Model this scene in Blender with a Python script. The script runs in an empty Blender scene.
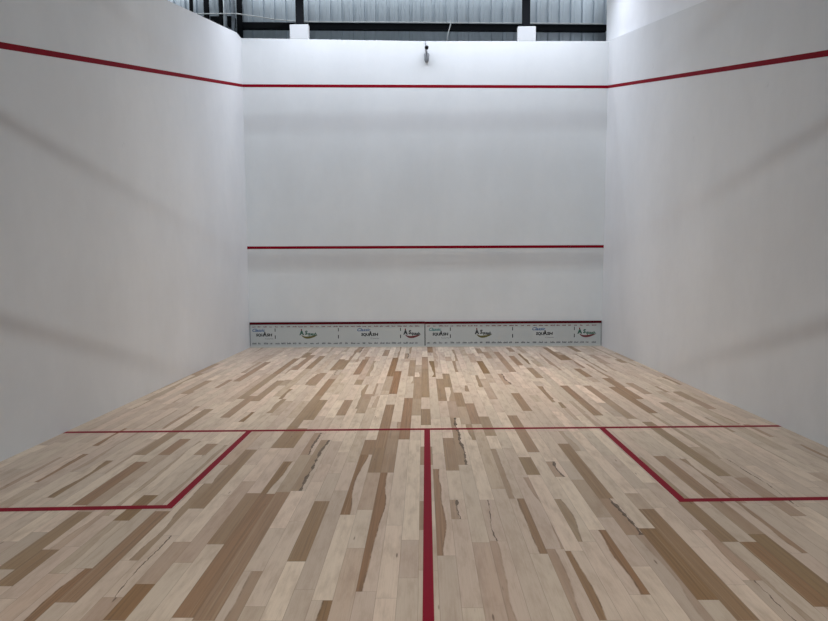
import bpy, bmesh, math, random
from mathutils import Matrix, Vector
random.seed(11)
S = bpy.context.scene
COL = S.collection

# ------------------------------------------------------------------ helpers
def mesh_obj(name, bm, mats, parent=None, smooth=False):
    me = bpy.data.meshes.new(name)
    bmesh.ops.recalc_face_normals(bm, faces=bm.faces[:])
    bm.to_mesh(me); bm.free()
    for m in (mats if isinstance(mats, (list, tuple)) else [mats]):
        me.materials.append(m)
    if smooth:
        for p in me.polygons: p.use_smooth = True
    o = bpy.data.objects.new(name, me); COL.objects.link(o)
    if parent: o.parent = parent
    return o

def box(bm, x0, x1, y0, y1, z0, z1, mi=0):
    v = [bm.verts.new(p) for p in ((x0,y0,z0),(x1,y0,z0),(x1,y1,z0),(x0,y1,z0),(x0,y0,z1),(x1,y0,z1),(x1,y1,z1),(x0,y1,z1))]
    fs = []
    for q in ((3,2,1,0),(4,5,6,7),(0,1,5,4),(1,2,6,5),(2,3,7,6),(3,0,4,7)):
        f = bm.faces.new([v[i] for i in q]); f.material_index = mi; fs.append(f)
    return fs

def prism(bm, poly, off):
    """closed polygon extruded along the vector off"""
    off = Vector(off)
    a = [bm.verts.new(p) for p in poly]
    b = [bm.verts.new(Vector(p) + off) for p in poly]
    bm.faces.new(a); bm.faces.new(b[::-1])
    n = len(a)
    for i in range(n):
        bm.faces.new((a[i], b[i], b[(i+1) % n], a[(i+1) % n]))

def tube(bm, pts, r, seg=8):
    pts = [Vector(p) for p in pts]
    rings = []
    for i, p in enumerate(pts):
        t = (pts[min(i+1, len(pts)-1)] - pts[max(i-1, 0)]).normalized()
        a = t.orthogonal().normalized() if abs(t.z) > .9 else t.cross(Vector((0,0,1))).normalized()
        b = t.cross(a)
        rr = r[i] if isinstance(r, (list, tuple)) else r
        rings.append([bm.verts.new(p + a*math.cos(k*2*math.pi/seg)*rr + b*math.sin(k*2*math.pi/seg)*rr) for k in range(seg)])
    for i in range(len(rings)-1):
        for k in range(seg):
            bm.faces.new((rings[i][k], rings[i][(k+1) % seg], rings[i+1][(k+1) % seg], rings[i+1][k]))
    bm.faces.new(rings[0][::-1]); bm.faces.new(rings[-1])

def thing(name, label, cat, loc=(0,0,0), group=None):
    o = bpy.data.objects.new(name, None); COL.objects.link(o)
    o.location = loc; o.empty_display_size = .1
    tag(o, label, cat, group)
    return o
def tag(o, label, cat, group=None):
    o['label'] = label; o['category'] = cat
    if group: o['group'] = group
    return o
def struct(o, label=None):
    o['kind'] = 'structure'
    if label: o['label'] = label
    return o

# ------------------------------------------------------------------ materials
def new_mat(name):
    m = bpy.data.materials.new(name); m.use_nodes = True
    nt = m.node_tree; b = nt.nodes['Principled BSDF']
    return m, nt, b
def N(nt, t, **kw):
    n = nt.nodes.new(t)
    for k, v in kw.items(): setattr(n, k, v)
    return n
def math_n(nt, op, a, b=None, c=None, clamp=False):
    n = N(nt, 'ShaderNodeMath', operation=op); n.use_clamp = clamp
    for i, x in enumerate((a, b, c)):
        if x is None: continue
        if isinstance(x, (int, float)): n.inputs[i].default_value = x
        else: nt.links.new(x, n.inputs[i])
    return n.outputs[0]
def mix_c(nt, f, a, b, blend='MIX'):
    n = N(nt, 'ShaderNodeMix', data_type='RGBA', blend_type=blend)
    for s, x in ((n.inputs[0], f), (n.inputs[6], a), (n.inputs[7], b)):
        if isinstance(x, (int, float)): s.default_value = x
        elif isinstance(x, tuple): s.default_value = (*x, 1) if len(x) == 3 else x
        else: nt.links.new(x, s)
    return n.outputs[2]
def noise(nt, vec, scale, detail=3, rough=.5, dim='3D', w=None):
    n = N(nt, 'ShaderNodeTexNoise', noise_dimensions=dim)
    n.inputs['Scale'].default_value = scale; n.inputs['Detail'].default_value = detail; n.inputs['Roughness'].default_value = rough
    if vec is not None: nt.links.new(vec, n.inputs['Vector'])
    return n.outputs['Fac']
def ramp(nt, f, a, b, v0=0., v1=1.):
    n = N(nt, 'ShaderNodeMapRange', interpolation_type='SMOOTHSTEP')
    nt.links.new(f, n.inputs[0])
    for i, x in enumerate((a, b, v0, v1)): n.inputs[i+1].default_value = x
    return n.outputs[0]

def plain(name, col, rough=.6, metal=0., spec=.5, vary=.0, vscale=8.):
    m, nt, b = new_mat(name)
    b.inputs['Roughness'].default_value = rough; b.inputs['Metallic'].default_value = metal
    b.inputs['Specular IOR Level'].default_value = spec
    if vary:
        g = N(nt, 'ShaderNodeNewGeometry').outputs['Position']
        f = noise(nt, g, vscale, 4, .6)
        nt.links.new(mix_c(nt, f, tuple(c*(1-vary) for c in col), tuple(min(1, c*(1+vary)) for c in col)), b.inputs['Base Color'])
    else:
        b.inputs['Base Color'].default_value = (*col, 1)
    return m

def plaster(name, col, scuffs=True):
    """trowelled white court plaster: patchy trowel tone, fine grain, a few rubber ball scuffs"""
    m, nt, b = new_mat(name)
    g = N(nt, 'ShaderNodeNewGeometry').outputs['Position']
    mp = N(nt, 'ShaderNodeMapping'); nt.links.new(g, mp.inputs[0]); mp.inputs['Scale'].default_value = (1, 1, .55)
    big = noise(nt, mp.outputs[0], .9, 5, .6)
    c = mix_c(nt, ramp(nt, big, .3, .7), tuple(x*.955 for x in col), tuple(x*1.03 for x in col))
    med = noise(nt, g, 6.5, 4, .65)
    c = mix_c(nt, ramp(nt, med, .35, .75, 0, .05), c, (.55, .56, .58))
    if scuffs:
        v = N(nt, 'ShaderNodeTexVoronoi'); v.inputs['Scale'].default_value = 2.3; nt.links.new(g, v.inputs['Vector'])
        spot = ramp(nt, v.outputs['Distance'], .02, .12, 1, 0)
        keep = ramp(nt, noise(nt, g, .8, 2), .53, .66)
        grit = ramp(nt, noise(nt, g, 30, 3), .4, .7)
        s = math_n(nt, 'MULTIPLY', math_n(nt, 'MULTIPLY', spot, keep), grit)
        c = mix_c(nt, math_n(nt, 'MULTIPLY', s, .22), c, (.25, .24, .25))
    nt.links.new(c, b.inputs['Base Color'])
    b.inputs['Roughness'].default_value = .62; b.inputs['Specular IOR Level'].default_value = .3
    bp = N(nt, 'ShaderNodeBump'); bp.inputs['Strength'].default_value = .12; bp.inputs['Distance'].default_value = .01
    h = math_n(nt, 'ADD', noise(nt, g, 14, 5, .65), math_n(nt, 'MULTIPLY', noise(nt, mp.outputs[0], 2.5, 3), 2.))
    nt.links.new(h, bp.inputs['Height']); nt.links.new(bp.outputs[0], b.inputs['Normal'])
    return m

def maple():
    m, nt, b = new_mat('maple_strip_floor')
    A = lambda n: N(nt, 'ShaderNodeAttribute', attribute_name=n)
    uv = N(nt, 'ShaderNodeUVMap', uv_map='plank').outputs[0]
    sp = N(nt, 'ShaderNodeSeparateXYZ'); nt.links.new(uv, sp.inputs[0])
    u, v = sp.outputs[0], sp.outputs[1]             # u 0..1 across, v metres along
    tint, heart, side, dark, seed, crack, hue = [A(n).outputs['Fac'] for n in ('tint','heart','side','dark','seed','crack','hue')]
    # local vectors, shifted by seed so each board has its own figure
    def vec(su, sv):
        c = N(nt, 'ShaderNodeCombineXYZ')
        nt.links.new(math_n(nt, 'MULTIPLY', u, su), c.inputs[0]); nt.links.new(math_n(nt, 'MULTIPLY', v, sv), c.inputs[1])
        nt.links.new(math_n(nt, 'MULTIPLY', seed, 97.), c.inputs[2]); return c.outputs[0]
    # sapwood
    cream = mix_c(nt, hue, (.625, .518, .415), (.590, .462, .378))
    base = mix_c(nt, 1., cream, tint, 'MULTIPLY')
    cloud = noise(nt, vec(.9, 2.2), 2., 4, .6)
    base = mix_c(nt, ramp(nt, cloud, .40, .76, 0, .50), base, (.36, .26, .19))
    fine = noise(nt, vec(16., 2.0), 2.2, 5, .65)
    base = mix_c(nt, ramp(nt, fine, .48, .80, 0, .42), base, (.33, .235, .165))
    lines = noise(nt, vec(38., .8), 1.6, 3, .6)
    base = mix_c(nt, ramp(nt, lines, .45, .8, 0, .22), base, (.36, .26, .185))
    # heartwood: full width or to one side with a wandering edge
    uu = math_n(nt, 'ABSOLUTE', math_n(nt, 'SUBTRACT', side, u))
    wan = noise(nt, vec(.0, 1.3), 1.2, 1, .4)
    wan2 = noise(nt, vec(3., 9.), 1.6, 4, .6)
    wob = math_n(nt, 'ADD', math_n(nt, 'MULTIPLY', math_n(nt, 'SUBTRACT', wan, .5), 1.25), math_n(nt, 'MULTIPLY', math_n(nt, 'SUBTRACT', wan2, .5), .07))
    edge = math_n(nt, 'SUBTRACT', math_n(nt, 'ADD', heart, math_n(nt, 'MULTIPLY', wob, math_n(nt, 'LESS_THAN', heart, 1.2))), uu)
    mask = math_n(nt, 'MULTIPLY', ramp(nt, edge, -.02, .07), math_n(nt, 'GREATER_THAN', heart, .01))
    brown = mix_c(nt, hue, (.252, .158, .074), (.292, .160, .085))
    streak = noise(nt, vec(5., .9), 1.7, 5, .62)
    brown = mix_c(nt, ramp(nt, streak, .42, .72, 0, .75), brown, (.165, .098, .052))
    brown = mix_c(nt, ramp(nt, noise(nt, vec(9., .7), 1.1, 4), .55, .8, 0, .6), brown, (.42, .30, .19))
    brown = mix_c(nt, dark, base, brown)
    wood = mix_c(nt, mask, base, brown)
    rim = math_n(nt, 'MULTIPLY', ramp(nt, math_n(nt, 'ABSOLUTE', math_n(nt, 'SUBTRACT', edge, .03)), .0, .10, 1, 0), math_n(nt, 'MULTIPLY', mask, math_n(nt, 'MULTIPLY', math_n(nt, 'LESS_THAN', heart, 1.2), ramp(nt, wan2, .40, .6))))
    wood = mix_c(nt, math_n(nt, 'MULTIPLY', rim, math_n(nt, 'MULTIPLY', dark, .75)), wood, (.10, .06, .035))
    # open bark cracks
    jag = math_n(nt, 'MULTIPLY', math_n(nt, 'SUBTRACT', noise(nt, vec(0., 14.), 1.5, 3), .5), .22)
    cd = math_n(nt, 'ABSOLUTE', math_n(nt, 'ADD', edge, jag))
    cwid = math_n(nt, 'MULTIPLY', ramp(nt, noise(nt, vec(0., 5.), 2., 3), .38, .66, .035, .17), crack)
    cm = math_n(nt, 'MULTIPLY', math_n(nt, 'LESS_THAN', cd, cwid), math_n(nt, 'GREATER_THAN', crack, .05))
    wood = mix_c(nt, math_n(nt, 'MULTIPLY', cm, .85), wood, (.085, .055, .038))
    # mineral flecks and pin knots
    vo = N(nt, 'ShaderNodeTexVoronoi'); vo.inputs['Scale'].default_value = 1.; nt.links.new(vec(1.6, 3.4), vo.inputs['Vector'])
    fl = math_n(nt, 'MULTIPLY', ramp(nt, vo.outputs['Distance'], .05, .11, 1, 0), ramp(nt, noise(nt, vec(.6, .9), 1.4, 1), .60, .66))
    wood = mix_c(nt, math_n(nt, 'MULTIPLY', fl, .75), wood, (.12, .075, .05))
    # seams between strips
    sd = math_n(nt, 'MINIMUM', u, math_n(nt, 'SUBTRACT', 1., u))
    seam = ramp(nt, sd, .006, .020, .42, 0)
    ed = A('endd').outputs['Fac']
    wood = mix_c(nt, seam, wood, (.16, .11, .075))
    nt.links.new(wood, b.inputs['Base Color'])
    b.inputs['Roughness'].default_value = .5; b.inputs['Specular IOR Level'].default_value = .15
    bp = N(nt, 'ShaderNodeBump'); bp.inputs['Strength'].default_value = .25; bp.inputs['Distance'].default_value = .002
    nt.links.new(math_n(nt, 'SUBTRACT', math_n(nt, 'MULTIPLY', fine, .15), seam), bp.inputs['Height']); nt.links.new(bp.outputs[0], b.inputs['Normal'])
    return m

M_wall = plaster('white_court_plaster', (.725, .728, .728))
M_side = plaster('white_side_plaster', (.765, .765, .770))
M_upper = plaster('bright_white_upper_paint', (.89, .885, .895), False)
M_stub = plain('white_stub_paint', (.56, .56, .56), .6, vary=.03)
M_floor = maple()
M_sub = plain('subfloor', (.20, .15, .11), .8, vary=.1)
M_redwall = plain('crimson_wall_paint', (.235, .002, .012), .6, spec=.05, vary=.06, vscale=20)
M_redfloor = plain('crimson_floor_paint', (.225, .0035, .017), .5, spec=.06, vary=.10, vscale=14)
M_tinred = plain('dark_red_strip', (.085, .002, .007), .6, spec=.08, vary=.1)
M_tin = plain('pale_grey_sheet', (.500, .515, .505), .5, spec=.35, vary=.02, vscale=5)
M_base = plain('pale_base_strip', (.55, .54, .50), .6, vary=.03)
M_edge = plain('dark_panel_edge', (.06, .06, .06), .5)
M_ink = plain('black_print', (.028, .028, .03), .5)
M_grey = plain('grey_print', (.19, .19, .20), .5)
M_redink = plain('dull_red_print', (.24, .10, .11), .5)
M_blue = plain('blue_print', (.05, .11, .26), .5)
M_teal = plain('teal_print', (.04, .20, .19), .5)
M_green = plain('green_print', (.03, .11, .075), .5)
M_swoosh = plain('maroon_swoosh_print', (.16, .03, .035), .5)
M_olive = plain('olive_swoosh_print', (.14, .12, .03), .5)
M_clad = plain('galvanised_sheet', (.56, .61, .665), .32, metal=.48, spec=.5, vary=.10, vscale=3)
M_black = plain('black_steel_paint', (.004, .0045, .006), .6, spec=.08, vary=.15)
M_steel = plain('grey_steel_paint', (.20, .22, .25), .45, vary=.06)
M_pipe = plain('galvanised_pipe', (.55, .58, .62), .35, metal=.3)
M_cable = plain('pale_cable', (.70, .70, .70), .5)
M_camblack = plain('black_plastic', (.008, .008, .009), .3)
M_camgrey = plain('grey_plastic', (.24, .245, .26), .5)
M_glassdark = plain('dark_lens', (.004, .004, .006), .08)

# ------------------------------------------------------------------ court numbers (metres)
LX = lambda y: -3.1954 - .0050*y       # left wall face; y = distance out from the front wall
RX = lambda y:  3.1929 - .0032*y       # right wall face
BACK = 9.75
T = .23

# ---- floor: maple strips, one mesh; every strip is a quad with its own figure
PW = .0930; PX0 = -.0536
given = {}
for e in "-22,1.32,2.67,F,0.7;-21,0.68,1.24,F,0.7;-20,0.96,2.38,F,0.6;-22,2.38,4.22,F,0.6;-26,1.66,3.21,F,0.6;-30,3.14,3.95,F,0.55;-20,3.16,4.22,F,0.6;-17,3.69,4.23,L,0.7;-27,1.66,2.6,L,0.4;-15,3.13,3.49,F,0.6;-34,1.79,2.77,F,0.5;-14,1.43,2.43,F,0.7;-18,1.07,2.28,F,0.7;-13,1.52,2.36,F,0.7;-10,1.45,2.76,F,0.75;-8,1.61,2.89,L,0.5;-5,1.29,2.9,F,0.9;-4,2.51,3.99,F,0.9;-2,1.55,2.9,F,0.6;1,1.64,2.96,R,0.9;0,1.21,2.32,F,0.6;0,2.32,4.17,F,0.7;-1,2.95,4.25,F,0.6;2,3.08,4.25,F,0.7;-12,0.07,0.7,C,0.8;-7,0.4,1.1,F,0.6;1,0.11,0.74,F,0.8;-15,2.63,3.39,F,0.6;-13,3.07,4.07,F,0.75;-9,3.12,3.45,F,0.6;-7,3.99,4.24,F,0.5;-3,0.83,1.38,C,0.7;-1,3.86,4.25,F,0.8;10,0.26,0.87,F,0.6;9,1.66,2.73,F,1;13,0.69,2.61,F,0.6;15,1.16,2.07,F,0.7;17,0.9,1.99,L,0.8;16,2.28,3.06,F,0.65;20,0.9,2.5,R,0.5;23,0.18,1.62,F,0.75;5,1.65,2.6,L,0.6;7,2.85,3.63,R,0.65;3,2.72,3.63,F,0.7;11,2.74,3.48,C,0.8;15,3.59,4.27,L,0.7;18,3.55,4.28,F,0.75;11,3.97,4.27,F,0.75;4,3.96,4.26,F,0.7;16,0.16,0.69,F,0.6;11,0.68,1.41,F,0.5;23,2.37,3,F,0.75;21,3.56,4.28,F,0.6;25,3.07,4.29,F,0.75;32,1.56,1.88,F,0.7;33,3.02,3.52,R,0.7;27,3.41,4.04,F,0.5;31,3.91,4.3,F,0.6;28,0.09,0.73,F,0.7;24,1.08,1.6,F,0.8;-24,4.68,6.17,F,0.6;-22,5.74,6.17,F,0.7;-29,5.41,5.93,L,0.8;-19,5.88,6.17,F,0.6;-13,3.58,5.34,F,0.65;-12,4.28,5.13,F,0.7;-12,5.42,6,F,0.75;-13,5.42,6,F,0.7;-10,5.57,6.17,C,0.85;-9,4.29,4.96,F,0.65;-7,4.09,4.88,F,0.5;-4,4.51,6,F,0.75;-5,5.64,6.17,F,0.75;-20,3.57,4.33,F,0.6;-17,3.71,4.86,R,0.6;-21,4.07,5.03,F,0.6;-19,4.81,5.19,R,0.85;4,3.93,4.61,F,0.7;5,4.47,5.29,F,0.65;6,5.02,5.67,F,0.6;11,4,4.8,F,0.7;9,4.98,6.12,F,0.65;2,3.61,4.35,F,0.7;-2,4.2,5.77,F,0.8;-1,3.98,4.97,F,0.5;0,4.71,5.32,F,0.7;-4,4.51,5.28,F,0.8;15,3.63,4.43,L,0.65;2,5.73,6.53,F,0.65;3,5.06,6.41,C,0.95;-3,5.43,6.17,F,0.6;18,3.63,4.99,F,0.7;21,3.64,5.12,F,0.55;24,3.64,4.91,F,0.75;12,5.9,7.04,F,0.75;12,5.91,7,R,0.7;22,5.23,6.65,F,0.68;27,4.45,5.38,F,0.5;31,3.91,4.75,F,0.5;15,3.88,4.68,R,0.7;-29,6.14,6.75,R,0.75;-26,6.3,7.02,R,0.75;-23,6.33,7.14,F,0.75;-24,5.8,6.23,L,0.8;-19,6.98,7.36,F,0.85;-17,7.23,8.19,F,0.75;-22,7.24,7.91,F,0.7;-21,7.71,8.06,F,0.75;-15,6.04,7.19,F,0.7;-11,6.33,6.96,L,0.8;-12,6.95,7.65,F,0.7;-11,6.96,8.3,F,0.8;-10,6.93,8.32,F,0.7;-9,5.78,6.91,C,0.8;-7,7.08,7.83,F,0.78;-5,5.84,7.28,L,0.85;-4,5.9,6.57,F,0.75;-3,5.84,6.57,F,0.65;-3,6.59,8.1,L,0.9;-1,6.05,6.91,F,0.7;0,5.97,6.41,F,0.6;1,6.5,7.77,L,0.75;2,7.06,7.34,C,0.7;0,7.08,7.48,L,0.6;8,6.24,6.62,F,0.75;10,6.34,6.66,C,0.8;6,7.04,7.75,R,0.75;12,7.03,7.54,C,0.95;13,7.46,8.16,F,1;14,7.2,8.31,F,0.8;19,6.22,7.01,F,0.7;19,7.12,7.53,F,0.55;17,7.09,7.62,F,0.75;18,7.62,8.21,F,0.85;19,7.61,8.16,F,0.8;23,6.68,7.3,F,0.45;8,7.72,8.31,L,0.8;10,7.48,8.12,R,0.85;-18,7.9,8.33,R,0.8;-14,8.04,8.32,F,0.95;-15,7.55,8.15,C,0.3;-5,8.24,8.32,R,0.9;16,7.48,8,R,0.5;-7,7.84,8.32,F,-0.6;-10,4.29,5.04,F,-0.6;-5,4.04,5.78,F,-0.3;-1,5.79,7.6,F,-0.4;4,5.79,7.06,F,-0.3;-5,7.38,8.17,F,-0.4".split(';'):
    c, a, b_, k, d = e.split(',')
    given.setdefault(int(c), []).append([float(a), float(b_), k, float(d)])
bm = bmesh.new()
uvl = bm.loops.layers.uv.new('plank')
LAY = {n: bm.faces.layers.float.new(n) for n in ('tint','heart','side','dark','seed','crack','hue','endd')}
def strip(c, a, b_, k=None, d=0.):
    x0 = PX0 + c*PW; x1 = x0 + PW
    x0 = max(x0, -3.30); x1 = min(x1, 3.30)
    if x1 <= x0 or b_ - a < .01: return
    g = .0012
    f = bm.faces.new([bm.verts.new(p) for p in ((x0, -b_+g, 0), (x1, -b_+g, 0), (x1, -a, 0), (x0, -a, 0))])
    v0 = random.random()*40
    for l, q in zip(f.loops, ((0, b_), (1, b_), (1, a), (0, a))): l[uvl].uv = (q[0], q[1] + v0)
    val = dict(tint=random.gauss(.975, .075), heart=0, side=0, dark=0, seed=random.random(), crack=0, hue=random.random(), endd=0)
    if k is None:
        r = random.random()
        if r < .13: val.update(heart=random.uniform(.15, .6), side=random.randint(0, 1), dark=random.uniform(.3, .75))
        elif r < .24: val.update(heart=1.5, dark=random.uniform(.15, .45))
        elif r < .30: val.update(tint=1.12)
        elif r < .31: val.update(crack=random.uniform(.2, .5), heart=.5, dark=.1)
    elif d < 0: val.update(tint=1.0 - d*.25, hue=.1)
    elif k == 'F': val.update(heart=1.5, dark=min(1, d*1.12), tint=.93)
    elif k in 'LR': val.update(heart=.52, side=0 if k == 'L' else 1, dark=min(1, d*1.18))
    elif k == 'C': val.update(crack=d, heart=.62, side=0, dark=d*.75 if d > .5 else .08)
    for n, x in val.items(): f[LAY[n]] = x
for c in range(-36, 37):
    segs = sorted(given.get(c, []), key=lambda s: s[0])
    y = 0.; out = []
    def fill(a, b_):
        while b_ - a > .01:
            L = random.choice((.35, .5, .65, .8, 1.0, 1.3, 1.6))*random.uniform(.85, 1.15)
            if b_ - a - L < .22: L = b_ - a
            strip(c, a, a+L); a += L
    fill_from = 0.
    for a, b_, k, d in segs:
        a = max(a, fill_from)
        if a - fill_from < .12: a = fill_from
        if b_ - a < .08: continue
        fill(fill_from, a); strip(c, a, b_, k, d); fill_from = b_
    fill(fill_from, 11.2)
for f in bm.faces: f.material_index = 0
box(bm, -3.30, 3.30, -11.2, 0, -.10, -.003, 1)
floor = mesh_obj('floor', bm, [M_floor, M_sub])
struct(floor, 'pale maple strip floor with scattered brown heartwood boards')

# ---- front wall (top edge runs slightly down to the right)
bm = bmesh.new()
prism(bm, [(-3.42, 0, 0), (3.44, 0, 0), (3.44, 0, 5.342), (0, 0, 5.386), (-3.42, 0, 5.486)], (0, T, 0))
struct(mesh_obj('wall_front', bm, M_wall), 'white plastered front wall')
# ---- left wall: top slopes down away from the front
bm = bmesh.new()
tops = [(0, 5.472), (.26, 5.473), (BACK, 3.178)]
poly = [(LX(0), 0, 0)] + [(LX(y), -y, z) for y, z in tops] + [(LX(BACK), -BACK, 0)]
prism(bm, poly, (-T, 0, 0))
struct(mesh_obj('wall_left', bm, M_side), 'white plastered left side wall with sloping top')
# ---- right wall: court plaster up to a sloping ledge, brighter hall wall set back above it
bm = bmesh.new()
LEAN = .0075
poly = [(RX(0)-.005, 0, 0), (RX(0)-.005+LEAN*5.353, 0, 5.353), (RX(BACK)-.005+LEAN*2.92, -BACK, 5.353 - .2496*BACK), (RX(BACK)-.005, -BACK, 0)]
prism(bm, poly, (.045, 0, 0))
struct(mesh_obj('wall_right', bm, M_side), 'white plastered right side wall up to its sloping ledge')
bm = bmesh.new()
poly = [(RX(0)+.0855, .30, 5.36), (RX(0)+.0855, .30, 8.2), (RX(BACK)+.0855, -BACK, 8.2), (RX(BACK)+.0855, -BACK, 0), (RX(0)+.0855, -.001, 0), (RX(0)+.0855, -.001, 5.36)]
prism(bm, poly, (.22, 0, 0))
struct(mesh_obj('wall_right_upper', bm, M_upper), 'brighter white upper wall rising above the right ledge')

# ---- two white concrete stubs standing on the front wall
for (x0, x1, z0, z1, lab) in ((-2.342, -2.012, 5.43, 5.703, 'white square concrete stub on front wall top under the left black column'),
                              (1.650, 1.965, 5.35, 5.616, 'white square concrete stub on front wall top under the right black column')):
    bm = bmesh.new()
    zt = lambda x: 5.386 - (.02924 if x < 0 else .01279)*x
    prism(bm, [(x0, 0.001, zt(x0)), (x1, 0.001, zt(x1)), (x1, 0.001, z1), (x0, 0.001, z1)], (0, .10, 0))
    o = mesh_obj('concrete_stub', bm, M_stub); tag(o, lab, 'pillar', 'white stubs on the front wall')
    bv = o.modifiers.new('bevel', 'BEVEL'); bv.width = .008; bv.segments = 2

# ------------------------------------------------------------------ painted lines
def wall_line(name, lab, pts4, off):
    bm = bmesh.new(); prism(bm, pts4, off)
    return tag(mesh_obj(name, bm, M_redwall), lab, 'court line')
e = .0008
hl = 4.638 + .0; hr = 4.542; w = .05
wall_line('out_line', 'straight red out line across the top of the front wall', [(-3.195, -e*2, hl), (3.220, -e*2, hr), (3.220, -e*2, hr+w), (-3.195, -e*2, hl+w)], (0, e*2, 0))
for (fx, h, sl, lab) in ((LX, hl, .2495, 'slanting red out line on the left side wall'), (RX, hr, .2519, 'slanting red out line on the right side wall')):
    s = 1 if fx is LX else -1
    ox = (lambda y, z: LX(y)) if fx is LX else (lambda y, z: RX(y) - .005 + LEAN*z)
    wall_line('out_line', lab, [(ox(0, h), -.0, h), (ox(0, h+w), -.0, h+w), (ox(BACK, h+w-sl*BACK), -BACK, h+w-sl*BACK), (ox(BACK, h-sl*BACK), -BACK, h-sl*BACK)], (s*e*2, 0, 0))
wall_line('service_line', 'red service line across the middle of the front wall', [(-3.195, -e*2, 1.789), (3.200, -e*2, 1.764), (3.200, -e*2, 1.812), (-3.195, -e*2, 1.837)], (0, e*2, 0))

def floor_line(name, lab, poly):
    bm = bmesh.new(); prism(bm, [(x, -y, 0.0) for x, y in poly], (0, 0, .0012))
    return tag(mesh_obj(name, bm, M_redfloor), lab, 'court line')
SL, SR = 5.556, 5.409
sh = lambda x: SL + (SR - SL)*(x + 3.2)/6.4
lx, rx = LX(5.5)+.002, RX(5.4)-.007
floor_line('short_line', 'thin red short line running across the floor from wall to wall', [(lx, sh(lx)-.05), (rx, sh(rx)-.05), (rx, sh(rx)), (lx, sh(lx))])
floor_line('half_court_line', 'red half-court line running down the middle of the floor', [(-.022, sh(0)+.0005), (.029, sh(0)+.0005), (.0075, BACK), (-.040, BACK)])
bl = -3.1954 + 1.6426; by = 7.189
floor_line('service_box_line', 'L-shaped red service box line on the left of the floor',
           [(bl-.05, sh(bl-.05)+.0005), (bl, sh(bl)+.0005), (bl, by), (LX(by)+.002, by+.075), (LX(by)+.002, by+.020), (bl-.05, by-.05)])
br = 3.1929 - 1.654; by = 7.0934
floor_line('service_box_line', 'L-shaped red service box line on the right of the floor',
           [(br+.05, sh(br+.05)+.0005), (br, sh(br)+.0005), (br, by), (RX(by)-.007, by-.045), (RX(by)-.007, by-.095), (br+.05, by-.05)])

# ------------------------------------------------------------------ the tin: two printed boards along the foot of the front wall
def text_mesh(body, size, shear=0., bold=0.):
    cu = bpy.data.curves.new('lettering', 'FONT'); cu.body = body; cu.size = size; cu.shear = shear
    cu.offset = bold; cu.extrude = .0006; cu.align_x = 'LEFT'; cu.resolution_u = 2
    t = bpy.data.objects.new('lettering', cu); COL.objects.link(t)
    bpy.context.view_layer.update()
    me = bpy.data.meshes.new_from_object(t.evaluated_get(bpy.context.evaluated_depsgraph_get()))
    bpy.data.objects.remove(t); bpy.data.curves.remove(cu)
    return me
def add_text(bm, body, x, z, width, height, mi, y, shear=0., bold=0., rise=0.):
    """lettering laid flat on the board, scaled to a width and cap height"""
    me = text_mesh(body, 1., shear, bold)
    xs = [v.co.x for v in me.vertices]; ys = [v.co.y for v in me.vertices]
    x0, x1, h = min(xs), max(xs), max(ys)
    n0 = len(bm.verts); f0 = len(bm.faces)
    bm.from_mesh(me); bm.verts.ensure_lookup_table(); bm.faces.ensure_lookup_table()
    for vv in bm.verts[n0:]:
        a = (vv.co.x - x0)/(x1 - x0)
        vv.co = Vector((x + a*width, y - (.0006 if vv.co.z > 0 else 0), z + vv.co.y/h*height + rise*a))
    for ff in bm.faces[f0:]: ff.material_index = mi
    bpy.data.meshes.remove(me)

FY = -.014      # board face
def letters_logo(parent, xa, xb, col2):
    W_ = xb - xa; bm = bmesh.new()
    add_text(bm, 'Classic', xa, .292, W_*.62, .055, 0, FY, .3, .03)
    add_text(bm, 'SQU', xa + W_*.18, .208, W_*.37, .050, 1, FY, .1, .05)
    add_text(bm, 'A', xa + W_*.53, .208, W_*.17, .085, 1, FY, 0, .06)
    add_text(bm, 'SH', xa + W_*.70, .208, W_*.28, .050, 1, FY, .1, .05)
    add_text(bm, 'Courts', xa + W_*.62, .152, W_*.40, .022, 2, FY, 0, .01)
    o = mesh_obj('logo', bm, [col2, M_ink, M_grey], parent); o['label'] = 'small blue and black squash lettering'
def figure_logo(parent, xa, xb, sw, ink):
    W_ = xb - xa; bm = bmesh.new()
    add_text(bm, 'A', xa, .232, W_*.26, .080, 0, FY, 0, .07)
    box(bm, xa+W_*.09, xa+W_*.15, FY-.0006, FY, .31, .335, 1)                    # red dot: the player's head
    add_text(bm, 'S', xa + W_*.30, .236, W_*.15, .072, 0, FY, .1, .05)
    add_text(bm, 'quash', xa + W_*.45, .226, W_*.50, .056, 0, FY, .1, .04, -.012)
    # curved swoosh under the letters
    n = 14; up = []; lo = []
    for i in range(n+1):
        t = i/n; x = xa + W_*(.12 + .88*t); zc = .165 + .045*t*t + .035*(t-.35)**2 + (.05*(1-t)**6)
        th = .024*math.sin(math.pi*min(1, t*1.02+.04))**.6 + .002
        up.append((x, FY-.0006, zc+th)); lo.append((x, FY-.0006, zc-th*.6))
    vs = [bm.verts.new(p) for p in up]; ws = [bm.verts.new(p) for p in lo]
    for i in range(n):
        f = bm.faces.new((vs[i], vs[i+1], ws[i+1], ws[i])); f.material_index = 2
    o = mesh_obj('logo', bm, [ink, M_redwall, sw], parent); o['label'] = 'small player and lettering logo with curved swoosh'

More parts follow.
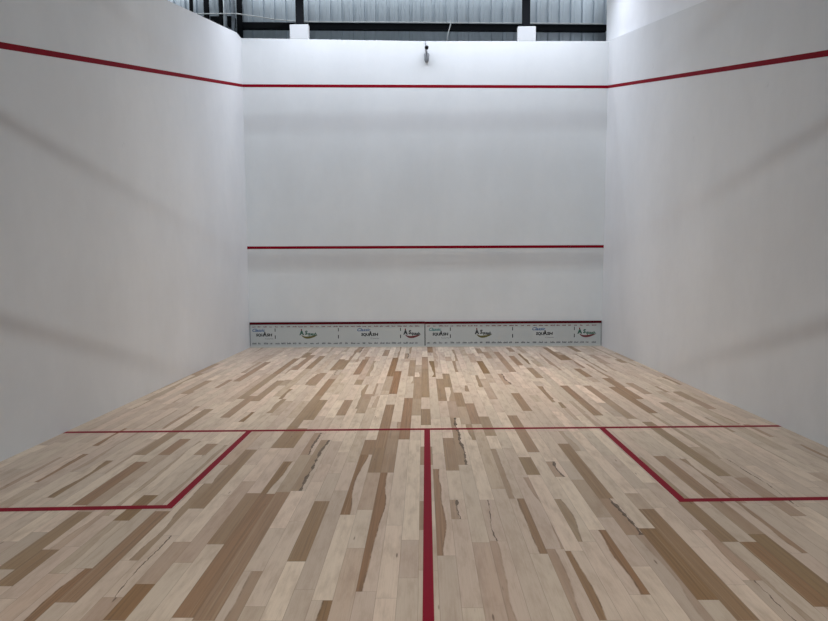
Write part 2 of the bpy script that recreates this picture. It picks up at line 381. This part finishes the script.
def tin_board(xa, xb, ztop, lab, text_logos, fig_logos, ticks):
    t = thing('tin_board', lab, 'tin board', ((xa+xb)/2, 0, 0), 'printed boards along the foot of the front wall')
    t.location = (0, 0, 0)
    bm = bmesh.new(); box(bm, xa, xb, -.0135, -.0008, .022, ztop-.042)
    for z, mi, hh in ((.368, 1, .026), (.058, 2, .036)):          # printed rows, too small to read: runs of little strokes
        x = xa + .04
        while x < xb - .09:
            wd = random.choice((.05, .065, .08)); n = max(3, int(wd/.014))
            for i in range(n):
                q = x + wd*i/n; h2 = hh*random.uniform(.5, 1.)
                box(bm, q, q + .010, FY-.0006, FY, z, z + h2, mi)
                if random.random() < .6: box(bm, q, q + wd/n, FY-.0006, FY, z + h2*.4, z + h2*.4 + .009, mi)
            x += .106
    for x in ticks:
        for z0, z1 in ((.29, .35), (.16, .225)): box(bm, x-.007, x+.007, FY-.0006, FY, z0, z1, 3)
    mesh_obj('sheet', bm, [M_tin, M_redink, M_grey, M_ink], t)
    bm = bmesh.new(); box(bm, xa, xb, -.022, -.0008, ztop-.042, ztop); o = mesh_obj('top_strip', bm, M_tinred, t); o['label'] = 'dark red strip along the top'
    bm = bmesh.new(); box(bm, xa, xb, -.026, -.0008, .0005, .022); mesh_obj('base_strip', bm, M_base, t)
    for x in (xa, xb-.008):
        bm = bmesh.new(); box(bm, x, x+.008, -.0145, -.0135, .022, ztop-.042); mesh_obj('edge_trim', bm, M_edge, t)
    for a, b_, c in text_logos: letters_logo(t, a, b_, c)
    for a, b_, c, i in fig_logos: figure_logo(t, a, b_, c, i)
    return t
tin_board(-3.186, -.0008, .4617, 'left printed grey board with dark red top strip at foot of the front wall',
          [(-3.141, -2.771, M_blue), (-1.228, -.840, M_blue)], [(-2.284, -1.948, M_olive, M_green), (-.394, -.073, M_swoosh, M_ink)], [-2.725, -1.572, -.443])
tin_board(.0002, 3.180, .458, 'right printed grey board with dark red top strip at foot of the front wall',
          [(.072, .430, M_teal), (1.937, 2.315, M_blue)], [(.899, 1.214, M_olive, M_ink), (2.748, 3.090, M_swoosh, M_green)], [.459, 1.583, 2.694])

# ------------------------------------------------------------------ hall beyond the front wall
# corrugated cladding: wide pans near us, narrow channels set back
CY = 1.22
bm = bmesh.new(); prof = []
x = -9.2; P = .2195
while x < 4.2:
    prof += [(x, 0), (x+.058, 0), (x+.062, -.012), (x+.080, -.012), (x+.084, 0), (x+.150, 0), (x+.158, .060), (x+.210, .060)]
    x += P
prev = None
for (px, dy) in prof:
    cur = [bm.verts.new((px, CY + dy, z)) for z in (4.6, 8.4)]
    if prev: bm.faces.new((prev[0], cur[0], cur[1], prev[1]))
    prev = cur
wb = mesh_obj('wall_back', bm, M_clad)
so = wb.modifiers.new('thickness', 'SOLIDIFY'); so.thickness = .004; so.offset = 1
struct(wb, 'corrugated grey metal hall cladding behind the front wall')

# black girt (C channel) across the cladding
def girt(xa, xb, zb, zt, lab, y0=1.10):
    bm = bmesh.new()
    dz = lambda x: -.0205*(x + 3.34)   # slight fall to the right
    c = [(y0, 0), (y0, 1), (1.2075, 1), (1.2075, .93), (y0+.012, .93), (y0+.012, .07), (1.2075, .07), (1.2075, 0)]
    prism(bm, [(xa, yy, zb + dz(xa) + (zt-zb)*s) for yy, s in c], (xb-xa, 0, 0))
    o = mesh_obj('steel_girt', bm, M_black)
    # follow the slight fall to the right
    for vv in o.data.vertices:
        if abs(vv.co.x - xb) < 1e-4: vv.co.z += dz(xb) - dz(xa)
    return tag(o, lab, 'steel beam')
girt(-3.55, 3.52, 6.085, 6.196, 'long black steel girt running across the cladding behind the front wall')

def column(name, x0, x1, y0, y1, zb, zt, mat, lab, cat='steel column', group=None):
    """H section column"""
    bm = bmesh.new(); tk = .012; xc = (x0+x1)/2
    box(bm, x0, x1, y0, y0+tk, zb, zt); box(bm, x0, x1, y1-tk, y1, zb, zt); box(bm, xc-tk/2, xc+tk/2, y0+tk, y1-tk, zb, zt)
    return tag(mesh_obj(name, bm, mat), lab, cat, group)
column('steel_column', -2.235, -2.105, .012, .092, 5.7035, 8.3, M_black, 'black steel column standing on the left white stub')
column('steel_column', 1.735, 1.865, .012, .092, 5.6165, 8.3, M_black, 'black steel column standing on the right white stub')
# posts beyond the left wall
for x0, x1, mat, lab in ((-4.465, -4.425, M_black, 'dark steel post above left wall, farthest left of the row'),
                         (-4.190, -4.115, M_black, 'dark steel post above left wall, second from the left'),
                         (-3.900, -3.850, M_black, 'dark steel post above left wall, beside a pale pipe'),
                         (-3.560, -3.475, M_black, 'dark steel post nearest the front left corner')):
    column('steel_post', x0, x1, .96, 1.05, 4.7, 8.3, mat, lab, 'steel post', 'posts beyond the left wall')
bm = bmesh.new(); tube(bm, [(-3.805, .98, 4.7), (-3.805, .98, 8.3)], .018, 10)
tag(mesh_obj('vertical_pipe', bm, M_pipe), 'thin pale vertical pipe beside a dark post above the left wall', 'pipe')
column('steel_post', -3.645, -3.600, .90, .98, 4.7, 8.3, M_steel, 'grey steel post above left wall close to the front left corner', 'steel post', 'posts beyond the left wall')
# short dark girts between the left posts
for xa, xb in ((-4.420, -4.195), (-4.110, -3.905), (-3.780, -3.650)):
    bm = bmesh.new(); box(bm, xa, xb, 1.06, 1.2075, 6.13, 6.30)
    tag(mesh_obj('steel_girt', bm, M_black), {-4.420: 'short dark girt between the two leftmost posts', -4.110: 'short dark girt between the second post and the pipe', -3.780: 'short dark girt between the pipe and the grey post'}[xa], 'steel beam', 'short girts above the left wall')
# pale cables
bm = bmesh.new()
tube(bm, [(-4.41, .93, 6.285), (-3.95, .89, 6.275), (-3.52, .87, 6.258), (-3.28, .95, 6.25), (-2.85, 1.04, 6.215), (-2.44, 1.085, 6.190), (-1.6, 1.085, 6.170), (-.6, 1.085, 6.150), (.5, 1.085, 6.127), (1.7, 1.085, 6.103), (2.6, 1.085, 6.085), (3.45, 1.085, 6.067)], .012, 8)
tag(mesh_obj('long_cable', bm, M_cable), 'long pale cable sagging along the top of the black girt', 'cable')
bm = bmesh.new()
tube(bm, [(.53, .99, 6.125), (.525, .985, 6.06), (.49, .975, 5.93), (.455, .97, 5.80), (.44, .97, 5.3)], .009, 8)
tag(mesh_obj('hanging_cable', bm, M_cable), 'thin pale cable hanging down from the girt behind the front wall', 'cable')

# ------------------------------------------------------------------ camera on the front wall
t = thing('security_camera', 'small black and grey security camera high on the front wall', 'security camera', (0, 0, 0))
cx = .058
bm = bmesh.new(); tube(bm, [(cx, -.022, 5.0130), (cx, -.024, 5.0200), (cx, -.026, 5.0680), (cx, -.028, 5.1530), (cx, -.028, 5.1700)], [.014, .026, .042, .048, .036], 20)
for vv in bm.verts: vv.co.y = -.0008 - max(0., -vv.co.y)*.75
mesh_obj('mount_plate', bm, M_camgrey, t, True)
bm = bmesh.new(); tube(bm, [(cx, -.030, 5.1380), (cx, -.07, 5.1380), (cx, -.10, 5.1630), (cx, -.112, 5.1880)], .012, 10); mesh_obj('arm', bm, M_camgrey, t, True)
bm = bmesh.new(); tube(bm, [(cx, -.045, 5.2560), (cx, -.050, 5.2550), (cx, -.165, 5.2180), (cx, -.171, 5.2160)], [.022, .034, .034, .029], 20); mesh_obj('body', bm, M_camblack, t, True)
bm = bmesh.new(); tube(bm, [(cx, -.170, 5.2165), (cx, -.176, 5.2150)], [.020, .016], 16); mesh_obj('lens', bm, M_glassdark, t, True)
bm = bmesh.new(); tube(bm, [(cx-.012, -.02, 5.1730), (cx-.02, -.012, 5.2380), (cx-.018, -.009, 5.34), (cx-.018, -.009, 5.378), (cx-.018, .02, 5.394), (cx-.018, .12, 5.394)], .008, 8); mesh_obj('lead', bm, M_camgrey, t, True)

# ------------------------------------------------------------------ frame over the open back of the court (behind the photographer's head)
for z, lab in ((2.13, 'lowest horizontal rail of the frame over the back of the court'), (3.22, 'middle horizontal rail of the frame over the back of the court'), (4.33, 'topmost horizontal rail of the frame over the back of the court')):
    bm = bmesh.new(); box(bm, -3.43, 3.40, -BACK-.10, -BACK-.002, z-.033, z+.033)
    tag(mesh_obj('back_rail', bm, M_steel), lab, 'rail', 'rails over the back of the court')

# ------------------------------------------------------------------ lights: hall lamps, plus an added fill light for the cladding
def area(name, loc, rot, sx, sy, power, col):
    l = bpy.data.lights.new(name, 'AREA'); l.shape = 'RECTANGLE'; l.size = sx; l.size_y = sy; l.energy = power; l.color = col
    o = bpy.data.objects.new(name, l); o.location = loc; o.rotation_euler = rot; COL.objects.link(o); return o
COOL = (.86, .93, 1.0); NEUT = (1.0, .985, .96)
area('hall_lamp_front', (0, -.75, 6.5), (0, 0, 0), 5.9, .20, 122, (.80, .87, 1.0)).data.spread = math.radians(140)
def beam(name, loc, sx, sy, power, col, deg):
    o = area(name, loc, (0, 0, 0), sx, sy, power, col); o.data.spread = math.radians(deg)
beam('hall_lamp_overhead', (0, -3.5, 9.5), 4.5, 2.0, 46, (1.0, .90, .71), 46)
beam('hall_lamp_back_overhead', (0, -9.0, 9.5), 4.5, 2.0, 27, (1.0, .88, .72), 46)
area('cladding_fill_light', (-1., .62, 7.15), (0, 0, 0), 11., .12, 74, (.86, .94, 1.0))  # unseen light added behind the front wall to brighten the cladding
area('hall_lamp_rear', (0, -18.0, 4.6), (math.radians(90), 0, 0), 5.0, .28, 590, (.80, .93, 1.0))
w = bpy.data.worlds.new('hall_air'); S.world = w; w.use_nodes = True
w.node_tree.nodes['Background'].inputs[0].default_value = (.93, .965, 1.0, 1)
w.node_tree.nodes['Background'].inputs[1].default_value = .004

# ------------------------------------------------------------------ camera
cam = bpy.data.cameras.new('camera'); cam.sensor_width = 36.; cam.lens = 25.6157; cam.clip_start = .05
co = bpy.data.objects.new('camera', cam); COL.objects.link(co)
R = Vector((.99984, .01588, -.00714)); U = Vector((.00588, .07378, .99726)); F = Vector((-.01637, .99715, -.07367))
U = (U - R*U.dot(R)/R.dot(R)).normalized(); R = R.normalized(); B = R.cross(U)
co.matrix_world = Matrix(((R.x, U.x, B.x, -.0216), (R.y, U.y, B.y, -10.6302), (R.z, U.z, B.z, 1.4461), (0, 0, 0, 1)))
S.camera = co
vs = S.view_settings; S.display_settings.display_device = 'sRGB'
vs.view_transform = 'Standard'; vs.look = 'None'; vs.exposure = 0.; vs.gamma = 1.; vs.use_curve_mapping = False
